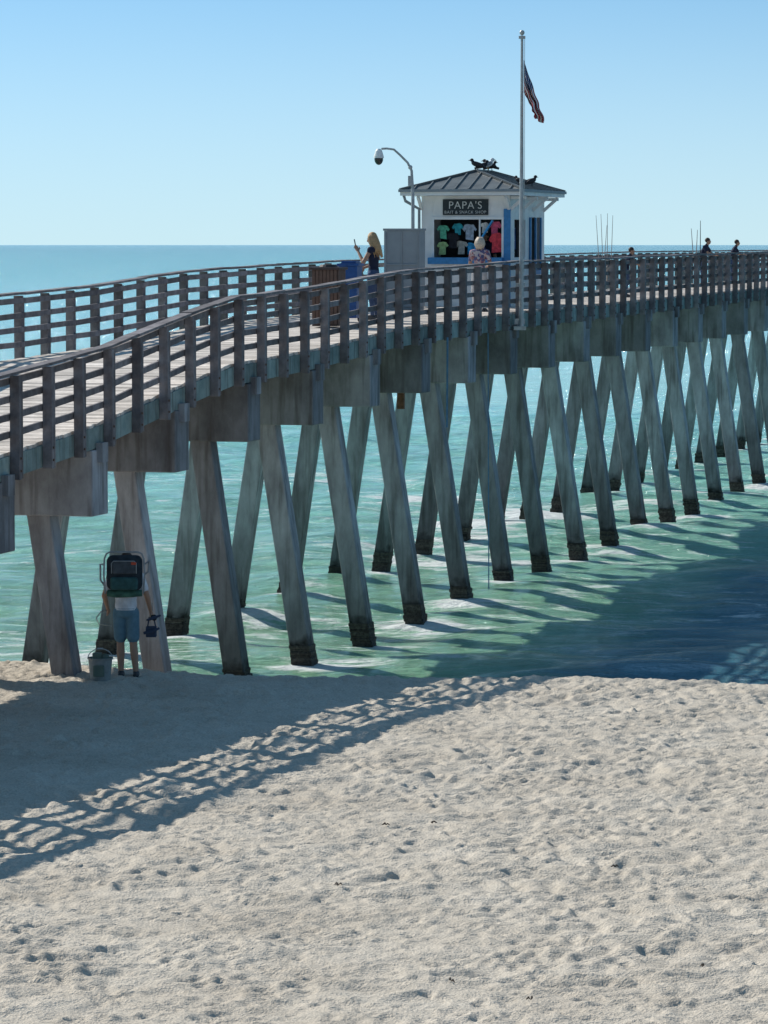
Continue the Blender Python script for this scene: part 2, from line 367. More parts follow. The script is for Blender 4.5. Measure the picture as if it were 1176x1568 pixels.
# ------------------------------------------------------------ kiosk
RZ=math.atan2(-.266,.964)
def build_kiosk():
    e=emp('snack_kiosk',(0,0,0),RZ)
    corner=PP(80,.79,0); org=corner+A*.4+C*.4; e.location=(org.x,org.y,deckz(81)); 
    EZ=CAMZ+1.10-e.location.z
    Wd=2.07; L=3.5
    w=MB()
    Z=lambda zz: zz-e.location.z
    wx0,wx1=-1.80,-.16; zt,zbm=Z(6.76),Z(5.9)
    w.box(-Wd,wx0,0,.1,0,EZ); w.box(wx1,0,0,.1,0,EZ); w.box(wx0,wx1,.0,.1,zt,EZ); w.box(wx0,wx1,0,.1,0,zbm-.15)
    w.box(-Wd,0,L-.1,L,0,EZ); w.box(-Wd,-Wd+.1,.1,L-.1,0,EZ)
    w.box(-.1,0,.1,.45,0,EZ); w.box(-.1,0,1.55,1.9,0,EZ); w.box(-.1,0,3.1,L-.1,0,EZ)
    w.box(-.1,0,.45,1.55,zt,EZ); w.box(-.1,0,1.9,3.1,Z(6.82),EZ); w.box(-.1,0,.45,1.55,0,zbm)
    w.box(-.1,0,1.9,3.1,0,Z(5.6))
    w.obj('walls',[white],e,bevel=.006)
    t=MB()
    t.box(-.14,.02,-.03,-.002,0,Z(7.0)); t.box(wx0-.07,wx1+.02,-.22,-.003,zbm-.15,zbm); 
    t.box(.003,.04,2.0-.08,2.0,Z(5.6),Z(6.82)); t.box(.003,.04,3.0,3.08,Z(5.6),Z(6.82)); t.box(.003,.04,2.45,2.53,Z(5.6),Z(6.82)); t.box(.003,.05,1.92,3.08,Z(5.5),Z(5.6))
    t.obj('blue_trim',[blue],e)
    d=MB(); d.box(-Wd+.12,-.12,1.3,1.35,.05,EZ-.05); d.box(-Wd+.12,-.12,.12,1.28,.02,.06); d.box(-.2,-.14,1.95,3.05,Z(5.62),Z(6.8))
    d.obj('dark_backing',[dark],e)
    f=MB()
    for x in(wx0,wx1): f.box(x-.03,x+.03,-.025,-.004,zbm,zt)
    f.box(wx0-.03,wx1+.03,-.03,-.005,zt,zt+.06); f.box((wx0+wx1)/2+.26,(wx0+wx1)/2+.29,-.02,.05,zbm,zt)
    for q in range(9): f.box(.002,.012,.1,.44,.15+q*.27,.16+q*.27)
    f.obj('window_frame',[white],e)
    cols=[((.10,.40,.26),-1.60,6.62,.30),((.02,.02,.025),-1.38,6.44,.34),((.03,.30,.36),-1.27,6.66,.26),((.35,.42,.50),-1.00,6.64,.34),((.75,.14,.26),-.42,6.70,.32),((.75,.07,.09),-.33,6.42,.40),((.34,.50,.22),-1.62,6.24,.28),((.06,.07,.25),-.74,6.18,.25),((.45,.42,.36),-1.18,6.26,.28),((.05,.35,.6),-.98,6.22,.24),((.7,.68,.62),-.62,6.68,.22)]
    for i,(c,x,zz,k) in enumerate(cols):
        s=MB(); rr=random.Random(i)
        out=[(-.32,0),(-.12,.05),(.12,.05),(.32,0),(.52,-.28),(.36,-.42),(.26,-.3),(.27,-1.0),(-.27,-1.0),(-.26,-.3),(-.36,-.42),(-.52,-.28)]
        out=[(a+rr.uniform(-.05,.05),b_+rr.uniform(-.05,.05)) for a,b_ in out]; y_=.13+.03*(i%5)
        vs=[(x+a*k,y_,Z(zz)+b_*k) for a,b_ in out]+[(x+a*k,y_+.02,Z(zz)+b_*k) for a,b_ in out]; n=len(out)
        s.add(vs,[tuple(range(n)),tuple(range(2*n-1,n-1,-1))]+[(j,j+n,(j+1)%n+n,(j+1)%n) for j in range(n)])
        s.obj('tshirt_%d'%i,[W('cloth%d'%i,c,rough=.9,var=.35,scale=14)],e)
    s=MB(); s.beam((-.95,.09,Z(5.92)),(-.42,.09,Z(6.74)),.13,.03); s.obj('blue_banner',[W('banner_blue',(.05,.36,.72))],e)
    for i,(y,zz,c) in enumerate(((.75,6.6,(.5,.12,.2)),(1.15,6.58,(.05,.1,.25)))):
        s=MB(); s.box(-.2,-.17,y-.17,y+.17,Z(zz-.5),Z(zz)); s.box(-.2,-.17,y-.25,y+.25,Z(zz-.18),Z(zz-.003)); s.obj('side_cloth_%d'%i,[W('scloth%d'%i,c)],e)
    s=MB(); s.box(-1.56,-.50,-.05,-.004,Z(6.86),Z(7.22)); s.obj('sign_board',[W('sign_dark',(.03,.04,.045))],e,bevel=.008)
    tm=W('sign_letters',(.6,.62,.6))
    for txt,sz,zz in(("PAPA'S",.24,7.005),("BAIT & SNACK SHOP",.095,6.895)):
        cu=bpy.data.curves.new('t','FONT'); cu.body=txt; cu.size=sz; cu.align_x='CENTER'; cu.extrude=.004; cu.offset=-.001
        cu.space_character=1.12
        o=bpy.data.objects.new('sign_text',cu); scene.collection.objects.link(o); o.parent=e; o.location=(-1.03,-.056,Z(zz)); o.rotation_euler=(math.pi/2,0,0); cu.materials.append(tm)
    ov=.4; x0,x1,y0,y1=-Wd-ov,ov,-ov,L+ov; zt=EZ+.13; pk=EZ+.58; xc=(x0+x1)/2; hw=(x1-x0)/2
    ra,rb=y0+hw*.98,y1-hw*.98
    r=MB()
    top=[(x0,y0,zt),(x1,y0,zt),(x1,y1,zt),(x0,y1,zt),(xc,ra,pk),(xc,rb,pk)]
    r.add(top,[(0,1,4),(1,2,5,4),(2,3,5),(3,0,4,5)],.4)
    def seam(p,q): 
        p=Vector(p)+Vector((0,0,.012)); q=Vector(q)+Vector((0,0,.012)); r.beam(p,q,.028,.035,.8)
    for i in range(1,9):
        x=x0+(x1-x0)*i/9; tt=1-abs(x-xc)/hw; seam((x,y0,zt),(x,y0+(ra-y0)*tt,zt+(pk-zt)*tt)); 
    for i in range(1,13):
        y=y0+(y1-y0)*i/13; tt=min(1,(y-y0)/(ra-y0),(y1-y)/(y1-rb))
        for xe in(x0,x1): seam((xe,y,zt),(xe+(xc-xe)*tt,y,zt+(pk-zt)*tt))
    for a,b_ in((0,4),(1,4),(2,5),(3,5),(4,5)): 
        r.beam(Vector(top[a])+Vector((0,0,.02)),Vector(top[b_])+Vector((0,0,.02)),.07,.04,.3)
    r.obj('metal_roof',[weathered('roof_metal',(.12,.13,.13),(.20,.215,.21),2,.1,.45)],e)
    g=MB(); g.box(x0,x1,y0,y0+.03,EZ,zt+.0); g.box(x0,x1,y1-.03,y1,EZ,zt); g.box(x0,x0+.03,y0+.03,y1-.03,EZ,zt); g.box(x1-.03,x1,y0+.03,y1-.03,EZ,zt); 
    g.box(x0+.03,x1-.03,y0+.03,y1-.03,EZ+.01,EZ+.03)
    g.obj('eave_fascia',[white],e)
    g=MB(); g.box(x0-.03,x1+.03,y0-.045,y0-.002,zt-.05,zt+.012); g.box(x1+.002,x1+.04,y0-.04,y1+.03,zt-.05,zt+.012)
    g.obj('drip_edge',[grey],e)
    b=MB()
    for y in(0.05,1.2,2.3,3.4): b.beam((.0,y,EZ-.32),(.34,y,EZ-.02),.06,.07); b.beam((.01,y,EZ-.05),(.36,y,EZ-.05),.07,.07)
    for x in(-Wd,-.02): b.beam((x,0,EZ-.3),(x,-.32,EZ-.02),.06,.07)
    b.obj('brackets',[white],e)
    p=MB(); p.tube([(-Wd-.33,-.33,EZ),(-Wd-.30,-.3,EZ-.12),(-Wd-.04,-.06,EZ-.3),(-Wd-.04,-.06,EZ-.9),(-Wd-.04,-.06,.05)],[.035]*5); p.obj('downspout',[grey],e,smooth=True)
    return e,EZ,pk,(x0,x1,y0,y1,xc,ra,rb,zt)
kiosk,EZ,pk,RF=build_kiosk()
KL=lambda x,y,z: Matrix.Translation(kiosk.location)@Matrix.Rotation(RZ,4,'Z')@Vector((x,y,z))
def bird(loc,rz,s,mats):
    e=emp('seagull' if mats[0] is white else 'pigeon',loc,rz); m=MB()
    m.ell((0,0,.11),(.055,.12,.055),mat=Matrix.Rotation(.35,3,'X')); m.ell((0,.10,.20),(.032,.04,.034)); m.tube([(0,.06,.14),(0,.10,.19)],[.04,.026]); 
    m.tube([(0,.13,.198),(0,.175,.188)],[.01,.003],mi=1); m.tube([(0,-.08,.08),(0,-.2,.04)],[.035,.022])
    for x in(-.02,.02): m.tube([(x,.01,.07),(x,.02,0)],[.006,.005],mi=1); 
    for x in(-1,1): m.ell((x*.045,-.03,.115),(.02,.12,.04),mat=Matrix.Rotation(.3,3,'X'),mi=2)
    o=m.obj('bird_body',mats,e,smooth=True); e.scale=(s,s,s)
bd=W('pigeon_dark',(.03,.03,.035)); bw=W('gull_grey',(.3,.32,.34)); yl=W('beak',(.4,.25,.05))
x0,x1,y0,y1,xc,ra,rb,zt=RF
for (x,y,c,s,rz) in((xc,ra+.02,0,1.1,1.4),(xc,ra+.62,0,1.0,-1.3),(xc,ra+1.25,0,1.15,1.7),(xc,rb-.05,0,1.0,-1.2),(xc,rb-.45,1,1.25,-1.4)):
    bird(KL(x,y,pk+.03),rz,s,[white,yl,bw] if c else [bd,bd,bd])
bird(KL(x1-.25,1.5,zt+.10),-1,1.1,[bd,bd,bd]); bird(KL(x1-.3,.5,zt+.12),1,.9,[bd,bd,bd])
# ------------------------------------------------------------ flagpole & flag
def build_flag():
    b=PP(75.7,-.22,0); e=emp('flagpole',(b.x,b.y,0)); m=MB()
    m.tube([(0,0,4.42),(0,0,7.5),(0,0,10.6)],[.05,.042,.028],12,.5); m.ell((0,0,10.66),(.055,.055,.055)); m.box(-.07,.07,-.03,.03,10.53,10.59)
    m.box(-.16,.10,-.10,.12,4.38,4.46); m.box(-.14,.08,.03,.1,4.5,4.62); m.box(-.12,.08,.03,.1,5.3,5.38)
    m.tube([(.055,-.02,10.55),(.06,-.03,8),(.055,-.02,5.6)],[.006]*3,5)
    m.obj('pole',[W('pole_metal',(.42,.43,.43),rough=.4,metal=.3)],e,smooth=False)
    nx,ny=48,30; vs=[];uv=[];fs=[]
    for i in range(nx+1):
        for j in range(ny+1):
            t=i/nx; s=j/ny
            X=.04+t*.46*(1-.40*s)+.035*math.sin(13*s+4*t)*t+.02*math.sin(22*t+3*s)*t
            Z=(1-s)*(10.10-1.32*t**.92)+s*(9.40-.58*t)+.03*math.sin(9*t+6*s)*t
            Y=.10*math.sin(15*s+3*t)*min(1,t*3)+.05*math.sin(11*t+5*s)
            vs.append((X,Y,Z)); uv.append((t,1-s))
    for i in range(nx):
        for j in range(ny):
            a=i*(ny+1)+j; fs.append((a,a+1,a+ny+2,a+ny+1))
    me=bpy.data.meshes.new('flag'); me.from_pydata(vs,[],fs); ul=me.uv_layers.new(name='UVMap')
    for l in me.loops: ul.data[l.index].uv=uv[l.vertex_index]
    me.polygons.foreach_set('use_smooth',[True]*len(fs))
    mt,nt,bs=newmat('flag_cloth'); u=N(nt,'ShaderNodeUVMap'); sp=N(nt,'ShaderNodeSeparateXYZ'); nt.links.new(u.outputs[0],sp.inputs[0])
    def mth(op,a,b_=None):
        n=N(nt,'ShaderNodeMath',operation=op)
        for i,x in enumerate((a,b_)):
            if x is None: continue
            if isinstance(x,(int,float)): n.inputs[i].default_value=x
            else: nt.links.new(x,n.inputs[i])
        return n.outputs[0]
    st_=mth('LESS_THAN',mth('MODULO',mth('MULTIPLY',sp.outputs['Y'],13),2.0),1.0)
    cant=mth('MULTIPLY',mth('LESS_THAN',sp.outputs['X'],.4),mth('GREATER_THAN',sp.outputs['Y'],6/13))
    fx=mth('SUBTRACT',mth('FRACT',mth('MULTIPLY',sp.outputs['X'],15)),.5); fy=mth('SUBTRACT',mth('FRACT',mth('MULTIPLY',sp.outputs['Y'],13)),.5)
    star=mth('LESS_THAN',mth('ADD',mth('MULTIPLY',fx,fx),mth('MULTIPLY',fy,fy)),.07)
    a=N(nt,'ShaderNodeMix',data_type='RGBA'); a.inputs['A'].default_value=(.7,.7,.68,1); a.inputs['B'].default_value=(.42,.03,.04,1); nt.links.new(st_,a.inputs['Factor'])
    c=N(nt,'ShaderNodeMix',data_type='RGBA'); c.inputs['A'].default_value=(.02,.03,.12,1); c.inputs['B'].default_value=(.7,.7,.7,1); nt.links.new(star,c.inputs['Factor'])
    d=N(nt,'ShaderNodeMix',data_type='RGBA'); nt.links.new(cant,d.inputs['Factor']); nt.links.new(a.outputs['Result'],d.inputs['A']); nt.links.new(c.outputs['Result'],d.inputs['B'])
    nt.links.new(d.outputs['Result'],bs.inputs['Base Color']); bs.inputs['Roughness'].default_value=.9
    me.materials.append(mt); o=bpy.data.objects.new('flag',me); scene.collection.objects.link(o); o.parent=e
build_flag()
def build_dome():
    z=deckz(79); e=emp('security_camera_pole',((632-588)/F*79.4,79.4,0)); m=MB()
    zz=lambda y: CAMZ+(374-y)*79.4/F; xx=lambda u:(u-632)*79.4/F
    pts=[(0,0,z),(0,0,zz(300)),(xx(630),0,zz(262)),(xx(624),0,zz(250)),(xx(612),0,zz(238)),(xx(603),0,zz(230)),(xx(592),0,zz(228.5)),(xx(584),0,zz(229))]
    m.tube(pts,[.045,.038,.03,.026,.024,.024,.024,.024],10,.6)
    m.ell((xx(628),0,zz(257)),(.05,.05,.05)); m.box(xx(628)-.05,xx(628)+.05,-.06,.06,zz(285),zz(270))
    m.obj('gooseneck',[W('pole_grey',(.40,.42,.43))],e,smooth=False)
    h=MB(); c=xx(580)
    h.tube([(c,0,zz(229)),(c,0,zz(232)),(c,0,zz(240)),(c,0,zz(243))],[.04,.075,.11,.115],16); h.obj('housing',[white],e)
    g=MB(); g.ell((c,0,zz(244)),(.10,.10,.14),16,12); g.obj('smoked_dome',[W('smoked_plastic',(.015,.02,.025),rough=.1,spec=.6)],e,smooth=True)
build_dome()
def build_cab():
    D=78; e=emp('storage_cabinet',((588-588)/F*D,D,deckz(78)),RZ); m=MB(); h=CAMZ+(374-350)*D/F-deckz(78)
    m.box(0,.80,0,.5,.06,h-.05); m.box(-.02,.82,-.02,.52,h-.048,h); m.box(.03,.06,-.02,-.003,.1,h-.08); m.box(.385,.415,-.02,-.003,.1,h-.08); m.box(.74,.77,-.02,-.003,.1,h-.08); m.box(.03,.77,-.022,-.004,h*.55,h*.55+.03); m.box(.02,.78,.02,.48,0,.058)
    m.obj('cabinet_body',[grey],e,bevel=.006)
build_cab()
def bin_(name,u,D,w,h,mats,blue_=False):
    e=emp(name,((u-588)/F*D,D,deckz(D)),RZ); m=MB()
    if not blue_:
        for i in range(7): 
            a=-w/2+w*i/7; m.box(a+.004,a+w/7-.004,-w/2-.02,-w/2-.001,.05,h-.1)
            m.box(w/2+.001,w/2+.02,a+.004,a+w/7-.004,.05,h-.1)
        m.box(-w/2,w/2,-w/2,w/2,.02,h-.1,mi=1); m.box(-w/2-.05,w/2+.05,-w/2-.05,w/2+.05,h-.1,h-.05,mi=1); m.tube([(0,0,h-.05),(0,0,h)],[w*.36,w*.3],16,mi=1)
    else:
        vs=[];
        for z,s in((.08,.8),(h-.1,1)):
            for a,b_ in((-1,-1),(1,-1),(1,1),(-1,1)): vs.append((a*w/2*s,b_*w/2*s,z))
        m.add(vs,[(3,2,1,0),(4,5,6,7),(0,1,5,4),(1,2,6,5),(2,3,7,6),(3,0,4,7)]); m.box(-w/2-.03,w/2+.03,-w/2-.03,w/2+.03,h-.099,h-.05); m.box(-w/2+.04,w/2-.04,-w/2+.04,w/2-.04,h-.05,h)
        for x in(-w*.35,w*.35): m.tube([(x-.03,w/2,.08),(x+.03,w/2,.08)],[.08,.08],14,mi=1)
    m.obj('bin_body',mats,e,bevel=.008)
bin_('trash_can',503,67.5,.50,1.18,[W('bin_wood',(.13,.08,.06)),W('bin_lid',(.07,.05,.045))])
bin_('recycling_bin',537,70,.38,1.2,[W('bin_blue',(.02,.08,.25),rough=.4),black],True)
# ------------------------------------------------------------ people
def seg_mesh(m,p1,p2,r1,r2,n=14):
    p1=Vector(p1);p2=Vector(p2)
    if isinstance(r1,tuple):
        K=5;vs=[];fs=[]
        for i in range(K+1):
            t=i/K;c=p1.lerp(p2,t);a=r1[0]+(r2[0]-r1[0])*t;b_=r1[1]+(r2[1]-r1[1])*t
            for k in range(n): q=2*math.pi*k/n; vs.append(c+Vector((a*math.cos(q),b_*math.sin(q),0)))
        for i in range(K):
            for k in range(n): fs.append((i*n+k,i*n+(k+1)%n,(i+1)*n+(k+1)%n,(i+1)*n+k))
        fs.append(tuple(range(n))[::-1]); fs.append(tuple(K*n+k for k in range(n)))
        m.add(vs,fs); m.ell(p1,(r1[0],r1[1],min(r1)*.5),n,8); m.ell(p2,(r2[0],r2[1],min(r2)*.5),n,8)
    else:
        if (p2-p1).length>1e-4: m.tube([p1,p1.lerp(p2,.5),p2],[r1,(r1+r2)/2,r2],n)
        m.ell(p1,(r1,)*3,n,8); m.ell(p2,(r2,)*3,n,8)
def person(name,loc,rz,scale,J,mats,hair='short',female=False,voxel=.009):
    e=emp(name,loc,rz); e.scale=(scale,)*3
    V=Vector; S=[]
    d=dict(pel=(0,0,.94),wai=(0,0,1.08),che=(0,0,1.27),upc=(0,0,1.39),nek=(0,.01,1.50),hed=(0,.03,1.60),
      shL=(-.18,0,1.40),shR=(.18,0,1.40),elL=(-.24,-.02,1.12),elR=(.24,-.02,1.12),wrL=(-.26,.06,.87),wrR=(.26,.06,.87),
      hiL=(-.09,0,.90),hiR=(.09,0,.90),knL=(-.11,.02,.49),knR=(.11,.02,.49),anL=(-.12,-.02,.09),anR=(.12,-.02,.09),face=(0,1,0))
    d.update(J); P={k:V(v) for k,v in d.items() if isinstance(v,tuple)}
    f=P['face'].normalized(); 
    if female: rs=dict(pel=(.165,.115),wai=(.125,.095),che=(.145,.115),upc=(.13,.09))
    else: rs=dict(pel=(.155,.11),wai=(.148,.11),che=(.175,.125),upc=(.15,.10))
    for a,b_,t in(('pel','wai','top'),('wai','che','top'),('che','upc','top')): S.append((P[a],P[b_],rs[a],rs[b_],t))
    S.append((P['pel']-V((0,0,.07)),P['pel'],rs['pel'],rs['pel'],'bottom'))
    S.append((P['upc'],P['nek'],.075,.055,'top')); S.append((P['nek']-V((0,0,.03)),P['hed']-V((0,0,.04)),.055,.052,'skin'))
    sleeve=d.get('sleeve',.6)
    for s in'LR':
        S.append((P['upc'],P['sh'+s],.09,.068,'top'))
        m_=P['sh'+s].lerp(P['el'+s],max(sleeve,.05))
        S.append((P['sh'+s],m_,.066,.062 if sleeve>.2 else .05,'top')); S.append((m_,P['el'+s],.046,.04,'skin')); S.append((P['el'+s],P['wr'+s],.041,.027,'skin'))
        hm=P['hi'+s].lerp(P['kn'+s],d.get('hem',.78))
        S.append((P['hi'+s],hm,.10,.092,'bottom')); S.append((hm,P['kn'+s],.066,.056,'skin' if d.get('hem',.78)<.95 else 'bottom'))
        calf=P['kn'+s].lerp(P['an'+s],.35)-f*.015
        lt='skin' if not d.get('long') else 'bottom'
        S.append((P['kn'+s],calf,.055,.057,lt)); S.append((calf,P['an'+s],.057,.038,lt))
        an=P['an'+s]; toe=an+f*.17-V((0,0,.045)); heel=an-f*.04-V((0,0,.04))
        S.append((heel,toe,.042,.040,'shoes')); S.append((an-V((0,0,.01)),an.lerp(toe,.5),.045,.042,'shoes'))
        wr=P['wr'+s]; hd=(wr-P['el'+s]).normalized(); sg=-1 if s=='L' else 1
        side=hd.cross(V((sg,0,0)));  side=side.normalized() if side.length>.1 else V((0,1,0)); nrm=hd.cross(side).normalized()
        pc=wr+hd*.085; S.append((wr,pc,.026,.03,'skin')); S.append((wr+hd*.05-side*.02,pc-side*.022,.018,.018,'skin')); S.append((wr+hd*.05+side*.02,pc+side*.022,.018,.018,'skin'))
        cn=-nrm*sg*(1 if nrm.x*sg>0 else -1)*1.0
        for q,(of,ln) in enumerate(((-.032,.062),(-.011,.078),(.011,.084),(.032,.074))):
            b0=pc+side*of; b1=b0+hd*ln*.5+cn*.012; b2=b1+(hd*.55+cn*.8).normalized()*ln*.5
            S.append((b0,b1,.0105,.0095,'skin')); S.append((b1,b2,.0095,.008,'skin'))
        t0=wr+hd*.03+side*.03; t1=t0+(hd*.6+side*.8)*.04; t2=t1+(hd+cn*.4).normalized()*.035
        S.append((t0,t1,.014,.012,'skin')); S.append((t1,t2,.012,.009,'skin'))
    m=MB()
    for s in S: seg_mesh(m,*s[:4])
    h=P['hed']; ang=math.atan2(-f.x,f.y); R=Matrix.Rotation(ang,3,'Z')
    tilt=Matrix.Rotation(d.get('tilt',.0),3,'X'); R=R@tilt
    H=lambda x,y,z: h+R@V((x,y,z))
    m.ell(H(0,-.01,.05),(.075,.092,.09),mat=R); m.ell(H(0,.02,-.01),(.058,.068,.085),mat=R); m.ell(H(0,.06,-.06),(.03,.028,.025),mat=R)
    m.tube([H(0,.082,.035),H(0,.105,-.005)],[.010,.017]); m.ell(H(0,.10,-.008),(.017,.016,.012),mat=R)
    for x in(-1,1): m.ell(H(x*.076,-.005,.01),(.012,.02,.032),mat=R)
    me=bpy.data.meshes.new('tmp'); me.from_pydata(m.v,[],m.f); o=bpy.data.objects.new('tmp',me); scene.collection.objects.link(o)
    r=o.modifiers.new('r','REMESH'); r.mode='VOXEL'; r.voxel_size=voxel; sm=o.modifiers.new('s','SMOOTH'); sm.iterations=4; sm.factor=.5
    dg=bpy.context.evaluated_depsgraph_get(); nm=bpy.data.meshes.new_from_object(o.evaluated_get(dg)); bpy.data.objects.remove(o)
    keys=['skin','top','bottom','shoes']; nm.materials.clear()
    for k in keys: nm.materials.append(mats[k])
    n=len(nm.polygons); cen=np.empty(n*3); nm.polygons.foreach_get('center',cen); cen=cen.reshape(-1,3)
    best=np.full(n,1e9); mi=np.zeros(n,dtype=np.int32)
    SS=S+[(H(0,0,.05),H(0,0,0),.09,.08,'skin')]
    for p1,p2,r1,r2,t in SS:
        if isinstance(r1,tuple): r1=sum(r1)/2*1.05; r2=sum(r2)/2*1.05
        a=np.array(p1);b_=np.array(p2);ab=b_-a;L=max(ab@ab,1e-9); tt=np.clip((cen-a)@ab/L,0,1); dd=np.linalg.norm(cen-(a+tt[:,None]*ab),axis=1)-(r1+(r2-r1)*tt)
        w=dd<best; best[w]=dd[w]; mi[w]=keys.index(t)
    nm.polygons.foreach_set('material_index',mi); nm.polygons.foreach_set('use_smooth',np.ones(n,dtype=bool))
    nm.name='body'; ob=bpy.data.objects.new('body',nm); scene.collection.objects.link(ob); ob.parent=e
    fm=MB()
    for x in(-.03,.03):
        fm.ell(H(x,.078,.03),(.013,.010,.009),mat=R,mi=0); fm.ell(H(x,.087,.03),(.006,.004,.006),mat=R,mi=1); fm.ell(H(x,.083,.050),(.018,.006,.004),mat=R,mi=1)
    fm.ell(H(0,.088,-.038),(.024,.006,.006),mat=R,mi=2)
    fm.obj('face_details',[white,black,W('lips',(.35,.1,.09))],e,smooth=True)
    hm=MB(); rr=random.Random(3)
    hm.ell(H(0,-.022,.062),(.086,.098,.093),mat=R)
    if hair=='long':
        for i in range(90):
            a=rr.uniform(-2.0,2.0); x=math.sin(a)*.085; y=-math.cos(a)*.09-.015; l=rr.uniform(.18,.34)
            p=[H(x*.6,y*.6,.13),H(x,y,.05),H(x*1.25,y*1.15,-.08),H(x*1.3+rr.uniform(-.03,.03),y*1.2,-.08-l*.5),H(x*1.0+rr.uniform(-.04,.04),y*1.15,-.06-l)]
            hm.tube(p,[.012,.018,.020,.016,.004],6)
    elif hair=='bob':
        for i in range(70):
            a=rr.uniform(-2.0,2.0); x=math.sin(a)*.09; y=-math.cos(a)*.095-.015; l=rr.uniform(.02,.09)
            hm.tube([H(x*.6,y*.6,.15),H(x,y,.07),H(x*1.2,y*1.2,-.01),H(x*.98,y*.98,-.05-l)],[.014,.024,.024,.008],6)
    hm.obj('hair',[mats['hair']],e,smooth=True)
    return e,P
blond=W('hair_blond',(.50,.32,.16),rough=.5,scale=60,var=.3); greyh=W('hair_grey',(.58,.48,.38),rough=.6,scale=60,var=.3); brown=W('hair_brown',(.06,.04,.03))
navy=W('navy_cloth',(.02,.025,.05),rough=.9); shirt=W('white_tshirt',(.66,.68,.72),rough=.95); shorts=W('teal_shorts',(.12,.22,.28),rough=.9); shoe=W('shoes',(.05,.055,.06)); denim=W('denim',(.06,.09,.16),rough=.9)
def floral():
    m,nt,b=newmat('floral_blouse'); tc=N(nt,'ShaderNodeTexCoord'); v=N(nt,'ShaderNodeTexVoronoi'); v.inputs['Scale'].default_value=16
    nt.links.new(tc.outputs['Object'],v.inputs['Vector']); cr=N(nt,'ShaderNodeValToRGB'); E=cr.color_ramp.elements; cr.color_ramp.interpolation='CONSTANT'
    E[0].color=(.5,.42,.42,1);E[1].position=.55;E[1].color=(.25,.10,.13,1); x=E.new(.3); x.color=(.10,.10,.2,1); x=E.new(.75); x.color=(.45,.25,.25,1)
    sp=N(nt,'ShaderNodeSeparateXYZ'); nt.links.new(v.outputs['Color'],sp.inputs[0]); nt.links.new(sp.outputs[0],cr.inputs['Fac']); nt.links.new(cr.outputs[0],b.inputs['Base Color']); b.inputs['Roughness'].default_value=.9; return m
flor=floral()
FY=50.75; FX=(191-588)/F*FY
fz=float(sand_base(np.array([FX]),np.array([FY]))[0])
fish,P=person('fisherman',(FX,FY,fz-.01),0,1.04,dict(pel=(0,-.02,.95),che=(0,.03,1.27),upc=(0,.06,1.39),nek=(0,.10,1.49),hed=(0,.15,1.58),shL=(-.19,.05,1.40),shR=(.19,.05,1.40),
    elL=(-.30,.04,1.14),wrL=(-.27,.20,.96),elR=(.29,.02,1.13),wrR=(.33,.12,.92),hiL=(-.085,0,.90),hiR=(.085,0,.90),knL=(-.08,.05,.49),knR=(.10,-.02,.49),anL=(-.07,-.04,.09),anR=(.14,-.08,.09),hem=.80,tilt=-.3),
    dict(skin=skin,top=shirt,bottom=shorts,shoes=shoe,hair=brown),voxel=.0075)
